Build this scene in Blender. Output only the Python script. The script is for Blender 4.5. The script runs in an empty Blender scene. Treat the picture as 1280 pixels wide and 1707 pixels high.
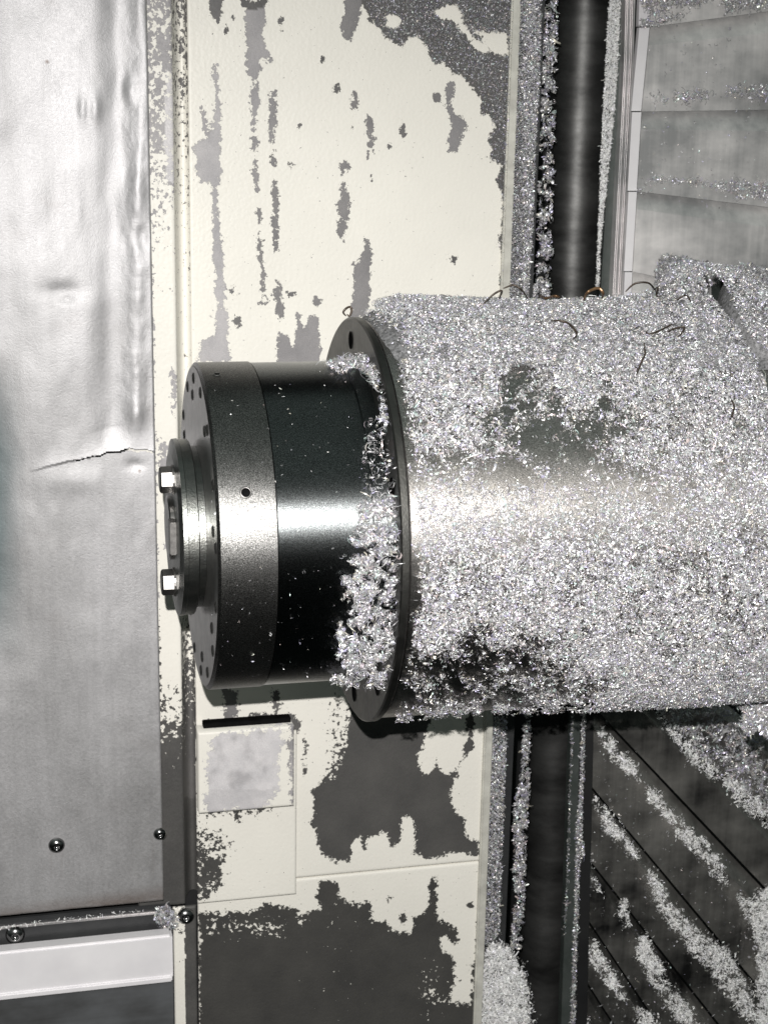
import bpy, math, random
import numpy as np
from mathutils import Matrix, Vector
rng = np.random.default_rng(7); random.seed(7)
scn = bpy.context.scene; COL = scn.collection

# ------------------------------------------------------------------ camera
F, CU, CV = 2560.0, 640.0, 853.5
def nrm(a): a = np.asarray(a, float); return a/np.linalg.norm(a)
ex = nrm([10960, -450, F]); ed = nrm([-190, 9950, F]); ed = nrm(ed - ex*ed.dot(ex)); ey = np.cross(ex, ed)
R = np.column_stack([ex, ey, -ed])                 # world (X along spindle, Y into the machine, Z up) -> camera (right, down, forward)
p0 = np.array([(330-CU)/F, (877-CV)/F, 1.0])*1.03  # the spindle nose is the world origin
CAM = -R.T @ p0
cam = bpy.data.objects.new('camera', bpy.data.cameras.new('camera')); COL.objects.link(cam)
cam.matrix_world = Matrix.Translation(CAM) @ Matrix(np.column_stack([R[0], -R[1], -R[2]]).tolist()).to_4x4()
cam.data.sensor_fit = 'VERTICAL'; cam.data.sensor_height = 36; cam.data.lens = 36*F/1707
cam.data.clip_start = .01; cam.data.clip_end = 50
cam.data.dof.use_dof = True; cam.data.dof.focus_distance = 1.08; cam.data.dof.aperture_fstop = 24
scn.camera = cam
# ------------------------------------------------------------------ light
w = bpy.data.worlds.new("World"); scn.world = w; w.use_nodes = True
nt = w.node_tree; bg = nt.nodes['Background']
tc = nt.nodes.new('ShaderNodeTexCoord'); sx = nt.nodes.new('ShaderNodeSeparateXYZ'); cr = nt.nodes.new('ShaderNodeValToRGB')
mr = nt.nodes.new('ShaderNodeMapRange'); mr.inputs[1].default_value = -1; mr.inputs[2].default_value = 1
nt.links.new(tc.outputs['Generated'], sx.inputs[0]); nt.links.new(sx.outputs[2], mr.inputs[0]); nt.links.new(mr.outputs[0], cr.inputs[0])
cr.color_ramp.elements[0].color = (.006, .008, .0075, 1); cr.color_ramp.elements[0].position = .42
cr.color_ramp.elements[1].color = (.19, .225, .21, 1); cr.color_ramp.elements[1].position = .9
nt.links.new(cr.outputs[0], bg.inputs[0]); bg.inputs[1].default_value = 1.0
def lamp(name, kind, loc, energy, size, color=(1, 1, 1)):
    l = bpy.data.lights.new(name, kind); l.energy = energy; l.color = color
    o = bpy.data.objects.new(name, l); COL.objects.link(o); o.location = loc
    if kind == 'POINT': l.shadow_soft_size = size
    return o
right, up = R[0], -R[1]
lf = lamp('phone_flash', 'SPOT', CAM + up*.040 - right*.012, 74, .0025, (1, .978, .955))
lf.data.shadow_soft_size = .0025; lf.data.spot_size = math.radians(106); lf.data.spot_blend = 1.0
lf.rotation_euler = Vector((R.T @ np.array([(640-CU)/F, (1650-CV)/F, 1.0])).tolist()).to_track_quat('-Z', 'Y').to_euler()
scn.view_settings.view_transform = 'Standard'; scn.view_settings.look = 'None'; scn.view_settings.exposure = .34
scn.cycles.max_bounces = 6; scn.cycles.sample_clamp_indirect = 4

# ------------------------------------------------------------------ geometry helpers
def rays(u, v):
    u = np.asarray(u, float); v = np.asarray(v, float)
    d = np.stack([(u-CU)/F, (v-CV)/F, np.ones_like(u)], -1)
    return d @ R                                    # rows: R^T d
def P(u, v, Y):
    d = rays(u, v); t = (np.asarray(Y)-CAM[1])/d[..., 1]; return CAM + d*t[..., None]
def RC(u, v, r):                                    # nearest hit with the cylinder of radius r about the X axis
    d = rays(u, v); a = d[..., 1]**2+d[..., 2]**2; b = d[..., 1]*CAM[1]+d[..., 2]*CAM[2]; c = CAM[1]**2+CAM[2]**2-np.asarray(r)**2
    D = b*b-a*c; ok = D > 0; t = (-b-np.sqrt(np.maximum(D, 0)))/a
    return CAM + d*t[..., None], ok
def proj(p):
    q = (np.asarray(p)-CAM) @ R.T
    return CU+F*q[..., 0]/q[..., 2], CV+F*q[..., 1]/q[..., 2]
def XA(u):                                          # X on the spindle axis that shows at column u
    xs = np.linspace(-.1, .8, 4000); uu, _ = proj(np.stack([xs, xs*0, xs*0], -1)); return float(np.interp(u, uu, xs))

def mesh(name, V, Fc, mat=None, parent=None, smooth=False, attrs=None):
    me = bpy.data.meshes.new(name)
    V = np.asarray(V, float)
    if isinstance(Fc, np.ndarray) and Fc.ndim == 2:
        n, k = Fc.shape
        me.vertices.add(len(V)); me.vertices.foreach_set('co', V.astype(np.float32).ravel())
        me.loops.add(n*k); me.loops.foreach_set('vertex_index', Fc.astype(np.int32).ravel())
        me.polygons.add(n); me.polygons.foreach_set('loop_start', np.arange(0, n*k, k, dtype=np.int32))
        me.update(calc_edges=True)
    else:
        me.from_pydata([tuple(x) for x in V], [], [tuple(int(i) for i in f) for f in Fc])
    if smooth: me.polygons.foreach_set('use_smooth', np.ones(len(me.polygons), bool))
    for k, a in (attrs or {}).items():
        at = me.attributes.new(k, 'FLOAT', 'POINT'); at.data.foreach_set('value', np.asarray(a, np.float32).ravel())
    if mat: me.materials.append(mat)
    o = bpy.data.objects.new(name, me); COL.objects.link(o)
    if parent: o.parent = parent
    return o
def tag(o, label=None, cat=None, group=None, kind=None):
    if label: o['label'] = label
    if cat: o['category'] = cat
    if group: o['group'] = group
    if kind: o['kind'] = kind
    return o
def empty(name, loc=(0, 0, 0)):
    e = bpy.data.objects.new(name, None); COL.objects.link(e); e.empty_display_size = .02
    return e
def lathe(name, prof, mat, parent=None, seg=128, smoothprof=False, wob=0):
    # profile of (x, r) about the X axis; each segment keeps its own rings so the edges stay crisp
    V = []; Fc = []
    th = np.linspace(0, 2*np.pi, seg, endpoint=False)
    for i in range(len(prof)-1):
        b = len(V)
        for x, r in (prof[i], prof[i+1]):
            for t in th: V.append((x, -r*math.cos(t), r*math.sin(t)))
        for k in range(seg):
            k2 = (k+1) % seg; Fc.append((b+k, b+k2, b+seg+k2, b+seg+k))
    return mesh(name, V, Fc, mat, parent, True)
def box(name, x0, x1, y0, y1, z0, z1, mat, parent=None, bev=.001):
    import bmesh
    bm = bmesh.new(); bmesh.ops.create_cube(bm, size=1)
    for q in bm.verts: q.co = Vector(((x0+x1)/2+q.co.x*(x1-x0), (y0+y1)/2+q.co.y*(y1-y0), (z0+z1)/2+q.co.z*(z1-z0)))
    if bev: bmesh.ops.bevel(bm, geom=bm.edges[:], offset=bev, segments=2, affect='EDGES')
    me = bpy.data.meshes.new(name); bm.to_mesh(me); bm.free(); me.materials.append(mat)
    o = bpy.data.objects.new(name, me); COL.objects.link(o)
    if parent: o.parent = parent
    return o
def loft(name, A, B, mat, parent=None, thick=.003, n=1, smooth=False):
    # sheet between point rows A and B (left and right edge), given thickness away from the viewer
    A = np.asarray(A); B = np.asarray(B); m = len(A); V = []; Fc = []
    for off in (0, thick):
        for j in range(n+1):
            for i in range(m): V.append(A[i]+(B[i]-A[i])*j/n + np.array([0, off, 0]))
    N = m*(n+1)
    for j in range(n):
        for i in range(m-1):
            a = j*m+i; Fc.append((a, a+m, a+m+1, a+1)); Fc.append((N+a, N+a+1, N+a+m+1, N+a+m))
    for i in range(m-1):
        a = i; Fc.append((a, a+1, N+a+1, N+a)); a = n*m+i; Fc.append((a, N+a, N+a+1, a+1))
    for j in range(n):
        a = j*m; Fc.append((a, N+a, N+a+m, a+m)); a = j*m+m-1; Fc.append((a, a+m, N+a+m, N+a))
    return mesh(name, V, Fc, mat, parent, smooth)

# value noise on arrays
_T = rng.random((257, 257))
def vn(x, y, s=0):
    x = np.asarray(x)+17.3*s; y = np.asarray(y)+9.1*s
    xi = np.floor(x).astype(int); yi = np.floor(y).astype(int); fx = x-xi; fy = y-yi
    fx = fx*fx*(3-2*fx); fy = fy*fy*(3-2*fy); g = lambda a, b: _T[a % 257, b % 257]
    return (g(xi, yi)*(1-fx)+g(xi+1, yi)*fx)*(1-fy)+(g(xi, yi+1)*(1-fx)+g(xi+1, yi+1)*fx)*fy
def fbm(x, y, s=0, o=4):
    t = 0; a = .5; n = 0
    for i in range(o): t = t+a*vn(x*2**i, y*2**i, s+i); n += a; a *= .55
    return t/n
def sdist(poly, x, y):
    # signed distance, positive inside
    poly = np.asarray(poly, float); d = np.full(x.shape, 1e9); ins = np.zeros(x.shape, bool); n = len(poly)
    for i in range(n):
        ax, ay = poly[i]; bx, by = poly[(i+1) % n]; dx, dy = bx-ax, by-ay; L = dx*dx+dy*dy+1e-9
        t = np.clip(((x-ax)*dx+(y-ay)*dy)/L, 0, 1); d = np.minimum(d, np.hypot(x-ax-t*dx, y-ay-t*dy))
        if ay != by:
            c = ((ay > y) != (by > y)) & (x < (bx-ax)*(y-ay)/(by-ay)+ax); ins ^= c
    return np.where(ins, d, -d)
def circ(cx, cy, r, ry=None):
    ry = ry or r; return [(cx+r*math.cos(t)*(1+.25*math.sin(3*t+cx)), cy+ry*math.sin(t)*(1+.2*math.cos(2*t+cy))) for t in np.linspace(0, 2*math.pi, 9)[:-1]]

# ------------------------------------------------------------------ materials
def newmat(name):
    m = bpy.data.materials.new(name); m.use_nodes = True; t = m.node_tree
    return m, t, t.nodes['Principled BSDF']
class NB:
    def __init__(s, t): s.t = t
    def n(s, ty, **kw):
        x = s.t.nodes.new(ty)
        for k, v in kw.items():
            if isinstance(k, str) and hasattr(x, k): setattr(x, k, v)
        return x
    def link(s, a, b): s.t.links.new(a, b)
    def noise(s, scale, detail=4, rough=.55, vec=None):
        x = s.n('ShaderNodeTexNoise'); x.inputs['Scale'].default_value = scale; x.inputs['Detail'].default_value = detail; x.inputs['Roughness'].default_value = rough
        if vec is not None: s.link(vec, x.inputs['Vector'])
        return x.outputs['Fac']
    def obj(s, sc=(1, 1, 1)):
        c = s.n('ShaderNodeTexCoord'); m = s.n('ShaderNodeMapping'); m.inputs['Scale'].default_value = sc; s.link(c.outputs['Object'], m.inputs[0]); return m.outputs[0]
    def attr(s, name): x = s.n('ShaderNodeAttribute'); x.attribute_name = name; return x.outputs['Fac']
    def math(s, op, a, b=0.0, c=None):
        x = s.n('ShaderNodeMath'); x.operation = op
        for i, q in enumerate((a, b) if c is None else (a, b, c)):
            if hasattr(q, 'node'): s.link(q, x.inputs[i])
            else: x.inputs[i].default_value = q
        return x.outputs[0]
    def ramp(s, f, stops):
        x = s.n('ShaderNodeValToRGB'); e = x.color_ramp.elements
        while len(e) < len(stops): e.new(.5)
        for q, (p, c) in zip(e, stops): q.position = p; q.color = (*c, 1) if len(c) == 3 else c
        s.link(f, x.inputs[0]); return x.outputs[0]
    def mix(s, f, a, b, mode='MIX'):
        x = s.n('ShaderNodeMix'); x.data_type = 'RGBA'; x.blend_type = mode
        for i, q in ((0, f), (6, a), (7, b)):
            if hasattr(q, 'node'): s.link(q, x.inputs[i])
            else: x.inputs[i].default_value = q if i == 0 else (*q, 1)
        return x.outputs[2]
    def bump(s, h, strength, dist, bsdf):
        x = s.n('ShaderNodeBump'); x.inputs['Strength'].default_value = strength; x.inputs['Distance'].default_value = dist
        s.link(h, x.inputs['Height']); s.link(x.outputs[0], bsdf.inputs['Normal'])
def g(v): return (v, v, v)

def metal(name, c0, c1, rough, scale=30, stretch=(1, 1, 1), metallic=1.0, bump=.0, bscale=400, spot=None, rvar=.08, aniso=0, grain=0):
    m, t, b = newmat(name); q = NB(t); vec = q.obj(stretch)
    n1 = q.noise(scale, 6, .6, vec); cb = q.ramp(n1, [(.3, c0), (.7, c1)])
    if grain: cb = q.mix(grain, cb, q.ramp(q.noise(1700, 2, .8, q.obj()), [(.38, g(.25)), (.5, g(.9)), (.64, g(2.4))]), 'MULTIPLY')
    q.link(cb, b.inputs['Base Color'])
    n2 = q.noise(scale*3.3, 3, .6, vec)
    q.link(q.math('MULTIPLY_ADD', n2, rvar*2, rough-rvar), b.inputs['Roughness']); b.inputs['Metallic'].default_value = metallic
    if aniso:
        tg = q.n('ShaderNodeTangent'); tg.direction_type = 'RADIAL'; tg.axis = 'X'; q.link(tg.outputs[0], b.inputs['Tangent']); b.inputs['Anisotropic'].default_value = aniso; b.inputs['Anisotropic Rotation'].default_value = .25
    if bump: q.bump(q.noise(bscale, 3, .6, q.obj()), bump, .0004, b)
    return m
M_drum = metal('worn_grey_steel', (.27, .255, .24), (.36, .345, .33), .36, 18, (1, 1, 1), bump=.2, bscale=1600, aniso=.6, grain=.6)
M_black = metal('black_oxide_steel', (.075, .081, .082), (.11, .116, .117), .335, 12, (.15, 1, 1), bump=.15, bscale=2200, metallic=1, rvar=.03, aniso=.88, grain=.7)
M_ring = metal('dull_dark_steel', (.115, .114, .11), (.15, .148, .144), .38, 25, (1, 1, 1), bump=.25, bscale=2400, metallic=1, aniso=.3, grain=.8, rvar=.02)
M_face = metal('machined_face', (.22, .22, .215), (.34, .33, .32), .33, 40, bump=.1)
M_bolt = metal('bolt_steel', (.16, .155, .15), (.28, .27, .26), .42, 90, rvar=.1, bump=.15)
M_hole_shade = metal('painted_recess_shade', (.004, .004, .004), (.008, .008, .008), .9, 90, metallic=0); M_hole_shade.node_tree.nodes['Principled BSDF'].inputs['Specular IOR Level'].default_value = 0  # flat black that paints the shade inside holes and slot
M_flange = metal('flange_steel', (.06, .06, .057), (.11, .108, .1), .42, 40, bump=.3, bscale=700)
M_disc = metal('clamp_disc_steel', (.10, .11, .105), (.24, .24, .225), .36, 60, (.3, 1, 1), bump=.5, bscale=800)
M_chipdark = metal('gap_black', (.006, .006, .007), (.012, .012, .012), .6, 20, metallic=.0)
M_column = metal('column_metal_painted_glints', (.02, .02, .02), (.13, .13, .127), .48, 11, (1, 1, 2.5), metallic=.8, bump=.3, bscale=120)  # dark metal; tone blotches paint blurry highlights into the base colour
M_strip = metal('wiper_strip_green_grey', (.05, .06, .055), (.085, .095, .09), .5, 50, metallic=.4)
M_rivet = metal('rivet_steel', (.12, .12, .12), (.3, .3, .3), .22, 120)
M_brown = metal('burnt_shaving', (.07, .035, .018), (.26, .16, .085), .35, 160, metallic=.6)
M_strand = metal('dark_strand', (.025, .02, .017), (.075, .055, .04), .45, 160, metallic=.4)

def stainless(name, base, warm=(1, 1, 1), rough=.42, streak=(60, 60, 2), dark=.5, metallic=.85):
    # brushed plate with dried coolant smears; some plates paint sheen into the same tones
    m, t, b = newmat(name); q = NB(t)
    n = q.noise(1, 6, .62, q.obj(streak)); n2 = q.noise(9, 5, .62, q.obj((1, 1, 1.6)))
    f = q.math('ADD', q.math('MULTIPLY', n, .26), q.math('MULTIPLY', n2, .78))
    c1 = tuple(base*x for x in warm); c0 = tuple(base*dark*x for x in (1, 1, 1))
    q.link(q.ramp(f, [(.38, c0), (.52, tuple((a+b_)/2 for a, b_ in zip(c0, c1))), (.66, c1)]), b.inputs['Base Color'])
    b.inputs['Metallic'].default_value = metallic
    q.link(q.math('MULTIPLY_ADD', n2, .3, rough-.15), b.inputs['Roughness'])
    q.bump(q.noise(1, 3, .6, q.obj(tuple(x*6 for x in streak))), .12, .0005, b)
    return m
M_plate = stainless('telescopic_plate', .92, (1.0, .965, .945), .48, (90, 90, 4), .42, .5)
M_plate_low = stainless('sheen_painted_plate', .50, (1.03, .99, .93), .36, (90, 90, 4), .09, .85)  # strong tone contrast paints the soft sheen from chips and drum
M_edge = stainless('sheet_edge', .85, (1, .95, .95), .4, (900, 900, 6), .35, .6)
M_beam = metal('satin_beam', (.72, .70, .72), (.84, .82, .83), .45, 14, metallic=.15)
M_lowpanel = stainless('blue_grey_panel', .2, (.95, .99, 1.04), .4, (3, 40, 70), .45, .5)  # colour streaks stand for the panel's streaky reflection
M_sheetdark = metal('dark_sheet', (.035, .036, .038), (.055, .056, .057), .5, 40, metallic=.4, bump=.2)

def steel_panel_mat():
    m, t, b = newmat('dented_steel_panel'); q = NB(t)
    n = q.noise(6, 6, .6, q.obj((1, 1, .5))); n2 = q.noise(420, 3, .7, q.obj()); n3 = q.noise(1, 4, .6, q.obj((150, 1, 2)))
    f = q.math('ADD', q.math('MULTIPLY', n, .65), q.math('ADD', q.math('MULTIPLY', n2, .22), q.math('MULTIPLY', n3, .13)))
    c = q.ramp(f, [(.36, (.28, .276, .276)), (.62, (.49, .482, .49))])
    sc = q.n('ShaderNodeTexVoronoi'); sc.inputs['Scale'].default_value = 55; q.link(q.obj((1, 1, .12)), sc.inputs['Vector'])
    c = q.mix(q.attr('stain'), c, (.2, .165, .15)); c = q.mix(q.attr('painted_reflection'), c, (.13, .16, .165))  # second mix paints a dark bluish reflection into the colour
    q.link(c, b.inputs['Base Color']); b.inputs['Metallic'].default_value = .56
    q.link(q.math('MULTIPLY_ADD', n2, .2, .42), b.inputs['Roughness'])
    q.bump(q.math('ADD', n2, q.noise(1500, 2, .5, q.obj())), .35, .0005, b)
    return m
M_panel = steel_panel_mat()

def paint_mat(name, cream, pebble=.35):
    # cream enamel; attribute f = signed edge of a stain, s = how far it breaks into specks, t = tone of the stain
    m, t, b = newmat(name); q = NB(t)
    f, s, tn = q.attr('f'), q.attr('s'), q.attr('t')
    vec = q.obj()
    nh = q.noise(260, 3, .65, vec); nl = q.noise(70, 4, .6, vec); nf = q.noise(700, 2, .6, vec)
    v = q.math('ADD', f, q.math('MULTIPLY', q.math('SUBTRACT', nl, .5), .75))
    v = q.math('ADD', v, q.math('MULTIPLY', q.math('SUBTRACT', nf, .5), .30))
    v = q.math('ADD', v, q.math('MULTIPLY', q.math('MULTIPLY', q.math('SUBTRACT', nh, .5), 13.0), s))
    v = q.math('MAXIMUM', v, q.math('MULTIPLY', q.math('SUBTRACT', q.noise(420, 2, .6, vec), .745), 2.0))
    mask = q.n('ShaderNodeMapRange'); mask.inputs[1].default_value = -.012; mask.inputs[2].default_value = .012; q.link(v, mask.inputs[0]); mask = mask.outputs[0]
    rim = q.n('ShaderNodeMapRange'); rim.inputs[1].default_value = .0; rim.inputs[2].default_value = .06; rim.inputs[3].default_value = .72; rim.inputs[4].default_value = 1.0; q.link(v, rim.inputs[0])
    big = q.noise(9, 4, .6, vec)
    cc = q.ramp(big, [(.3, tuple(x*.93 for x in cream)), (.7, cream)])
    cc = q.mix(q.math('MULTIPLY', nf, .12), cc, (.45, .43, .36))
    st = q.ramp(tn, [(0, (.040, .039, .036)), (.35, (.095, .092, .09)), (.7, (.29, .28, .285)), (1, (.56, .545, .55))])
    st = q.mix(.45, st, q.ramp(q.noise(1100, 2, .7, vec), [(.3, g(.35)), (.7, g(1.0))]), 'MULTIPLY')
    st = q.mix(1.0, st, q.ramp(q.noise(28, 5, .65, vec), [(.3, (.8, .8, .81)), (.7, (1.14, 1.13, 1.12))]), 'MULTIPLY')
    st = q.mix(1.0, st, g(1.35), 'MULTIPLY')
    st = q.mix(1.0, st, rim.outputs[0], 'MULTIPLY')
    q.link(q.mix(mask, cc, st), b.inputs['Base Color'])
    q.link(q.math('MULTIPLY_ADD', mask, .15, .42), b.inputs['Roughness'])
    b.inputs['Specular IOR Level'].default_value = .35
    h = q.math('ADD', q.noise(330, 1, .4, vec), q.math('MULTIPLY', mask, -1.3))
    q.bump(h, pebble, .0006, b)
    return m
M_cream = paint_mat('cream_enamel', (.81, .785, .72))
def chip_mat(name, c=(.80, .80, .82), metallic=.62, rough=.34, white=0):
    m, t, b = newmat(name); q = NB(t); a = q.attr('tint')
    col = q.ramp(a, [(0, (.30, .29, .29)), (.12, (.50, .49, .50)), (.35, (.70, .69, .70)), (.55, (.78, .80, .80)), (.68, (.70, .66, .90)), (.76, (.92, .78, .74)), (.84, (.70, .88, .84)), (.92, (.9, .84, .70)), (1, (.95, .95, .97))])
    col = q.mix(white, col, (.93, .93, .92)); col = q.mix(1.0, col, c, 'MULTIPLY'); q.link(col, b.inputs['Base Color'])
    b.inputs['Metallic'].default_value = metallic; q.link(q.math('MULTIPLY_ADD', a, -.12, rough+.06), b.inputs['Roughness'])
    return m
M_chip = chip_mat('aluminium_chips', (.83, .83, .84), .56, .42); M_chipw = chip_mat('aluminium_chips_painted_light', (1.0, 1.0, 1.0), .08, .45, .7); M_chipdim = chip_mat('dull_aluminium_chips', (.42, .42, .43), .55, .45)  # bright copy puts light missing on the far ledges into the colour
M_bed = metal('packed_chips', (.03, .03, .03), (.22, .22, .225), .6, 500, metallic=0, bump=1.0, bscale=500)

# ------------------------------------------------------------------ chips
def ribbon_templates(n=18, seg=6, tr=(2.2, 6.8), wr=(.09, .22), LL=1.5):
    out = []
    for k in range(n):
        turn = rng.uniform(*tr); L = LL; wd = rng.uniform(*wr); pitch = rng.uniform(-.22, .22); tw = rng.uniform(-1.3, 1.3)
        pts = []; p = np.zeros(3); a = 0; ax = rng.uniform(-.3, .3)
        C = []; N = []; W = []
        for i in range(seg+1):
            C.append(p.copy()); d = np.array([math.cos(a), math.sin(a), pitch]); p = p+d*L/seg; a += turn/seg
            s = tw*(i/seg-.5); W.append(np.array([math.sin(s)*-math.sin(a), math.sin(s)*math.cos(a), math.cos(s)])*wd*(1-.5*abs(i/seg-.5)*rng.uniform(.6, 1.8)))
        C = np.array(C); C -= C.mean(0); W = np.array(W)
        V = np.stack([C-W/2, C+W/2], 1).reshape(-1, 3)
        out.append(V)
    Fc = [(2*i, 2*i+2, 2*i+3, 2*i+1) for i in range(seg)]
    return np.array(out), np.array(Fc)
TV, TF = ribbon_templates()
TV4, TF4 = ribbon_templates(22, 4)
TVL, TFL = ribbon_templates(16, 9, (3.0, 9), (.06, .11), 3.0)
def chips(name, pts, size, mat, label, cat='metal chips', normals=None, bed=None, parent=None, tlo=0., thi=1., flat=.35, fine=False):
    TV, TF = {0: (globals()['TV'], globals()['TF']), 1: (TV4, TF4), 2: (TVL, TFL)}[int(fine)]
    n = len(pts); size = np.broadcast_to(size, n)
    q = rng.normal(size=(n, 4))
    if normals is not None:                          # lean the ribbons down onto the surface a little
        pass
    q /= np.linalg.norm(q, axis=1)[:, None]; a, b, c, d = q.T
    Rm = np.stack([1-2*(c*c+d*d), 2*(b*c-a*d), 2*(b*d+a*c), 2*(b*c+a*d), 1-2*(b*b+d*d), 2*(c*d-a*b), 2*(b*d-a*c), 2*(c*d+a*b), 1-2*(b*b+c*c)], -1).reshape(n, 3, 3)
    k = rng.integers(0, len(TV), n); V = TV[k]*size[:, None, None]
    V = np.einsum('nij,nvj->nvi', Rm, V)
    if normals is not None:
        nn = normals[:, None, :]; dd = (V*nn).sum(-1, keepdims=True); V = V-nn*dd*(1-flat)
    V = V+pts[:, None, :]
    m = TV.shape[1]; Fc = (TF[None]+(np.arange(n)*m)[:, None, None]).reshape(-1, 4)
    tint = np.repeat(tlo+(thi-tlo)*rng.random(n), m)
    o = mesh(name, V.reshape(-1, 3), Fc, mat, parent, False, {'tint': tint})
    tag(o, label, cat, None, 'stuff'); return o
def lognorm(n, med, s=.4, hi=3.2): return np.minimum(med*np.exp(rng.normal(size=n)*s), med*hi)
def in_poly(poly, n):
    poly = np.asarray(poly, float); lo, hi = poly.min(0), poly.max(0)
    u = rng.uniform(lo[0], hi[0], n*4); v = rng.uniform(lo[1], hi[1], n*4); d = sdist(poly, u, v); k = d > 0
    return u[k][:n], v[k][:n], d[k][:n]
def heap(name, polys, Y, per, size, mat, label, depth=.0, clump=0., seed=0, flat=.6, blur=0):
    # chips lying on the surface y=Y inside outlines; depth = how far the heap stands off the surface
    PT = []
    for poly in polys:
        pa = np.asarray(poly, float); area = abs(np.dot(pa[:, 0], np.roll(pa[:, 1], 1))-np.dot(pa[:, 1], np.roll(pa[:, 0], 1)))/2
        u, v, d = in_poly(poly, int(area*per))
        if clump:
            k = fbm(u/9, v/9, seed) + .25*rng.random(len(u)) > clump-np.minimum(d, 12)/12*.12; u, v, d = u[k], v[k], d[k]
        bl = blur*np.where(rng.random(len(u)) > .86, 3.5, 1); u = u+rng.normal(size=len(u))*bl; v = v+rng.normal(size=len(u))*bl
        Yv = Y(u, v) if callable(Y) else np.full(len(u), Y)
        PT.append(P(u, v, Yv-depth*np.minimum(1, d/14)*rng.random(len(u))-.0008))
    PT = np.concatenate(PT); N = np.tile([0, -1., 0], (len(PT), 1))
    return chips(name, PT, lognorm(len(PT), size), mat, label, normals=N, flat=flat)

# ------------------------------------------------------------------ painted sheets with stains
def painted(name, us, vs, Y, field, mat, parent=None, cell=.0017, thick=.004, rim=True, tilt=0):
    """us, vs: outline columns/rows read at the sheet's middle -> a true rectangle standing at depth Y"""
    um, vm = sum(us)/2, sum(vs)/2
    x0 = P(us[0], min(max(vm, 0), 1707), Y)[0]; x1 = P(us[1], min(max(vm, 0), 1707), Y)[0]
    z1 = P(um, vs[0], Y)[2]; z0 = P(um, vs[1], Y)[2]
    return painted_xz(name, x0, x1, z0, z1, Y, field, mat, parent, cell, thick)
def painted_xz(name, x0, x1, z0, z1, Y, field, mat, parent=None, cell=.0017, thick=.004, disp=None, attrs=('f', 's', 't'), cut=None):
    nx = max(2, int((x1-x0)/cell)); nz = max(2, int((z1-z0)/cell))
    X, Z = np.meshgrid(np.linspace(x0, x1, nx+1), np.linspace(z1, z0, nz+1))
    Yg = np.full_like(X, Y); uu, vv = proj(np.stack([X, Yg, Z], -1))
    A = field(uu, vv)
    if disp is not None: Yg = Yg-disp(uu, vv)
    ex_ = np.minimum.reduce([X-x0, x1-X, Z-z0, z1-Z]); Yg = Yg+np.where(ex_ < cell*.5, .0007, 0)
    V = np.stack([X, Yg, Z], -1).reshape(-1, 3); idx = np.arange(len(V)).reshape(nz+1, nx+1)
    Fq = np.stack([idx[:-1, :-1], idx[1:, :-1], idx[1:, 1:], idx[:-1, 1:]], -1).reshape(-1, 4)
    if cut is not None:
        uf_, vf_ = uu.ravel(), vv.ravel(); Fq = Fq[~cut(uf_[Fq].mean(1), vf_[Fq].mean(1))]
    border = np.concatenate([idx[0, :-1], idx[:-1, -1], idx[-1, :0:-1], idx[:0:-1, 0]])
    b0 = len(V); VB = V[border].copy(); VB[:, 1] = Y+thick; nb = len(border)
    side = np.stack([border, np.roll(border, -1), b0+(np.arange(nb)+1) % nb, b0+np.arange(nb)], -1)
    V = np.concatenate([V, VB]); Fq = np.concatenate([Fq, side])
    at = {k: np.concatenate([a.ravel(), a.ravel()[border]]) for k, a in zip(attrs, A)}
    return mesh(name, V, Fq, mat, parent, True, at)
def stain_field(polys, specks, base=-1.0, tone_default=.5):
    def fn(u, v):
        f = np.full(u.shape, base*1.0); t = np.full(u.shape, tone_default); best = np.full(u.shape, -1e9)
        for poly, tn in polys:
            d = sdist(poly, u, v)/30; t = np.where(d > best, tn, t); best = np.maximum(best, d)
        f = np.maximum(f, np.clip(best, -1, 1)); s = np.zeros(u.shape)
        for poly, amt, fade, bias in specks:
            d = sdist(poly, u, v); wgt = np.clip(d/fade+.5, 0, 1); s = np.maximum(s, wgt*amt); f = f*(1-wgt)+np.maximum(f, bias)*wgt if bias is not None else f
        return f, np.maximum(s, .055), t
    return fn

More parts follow.
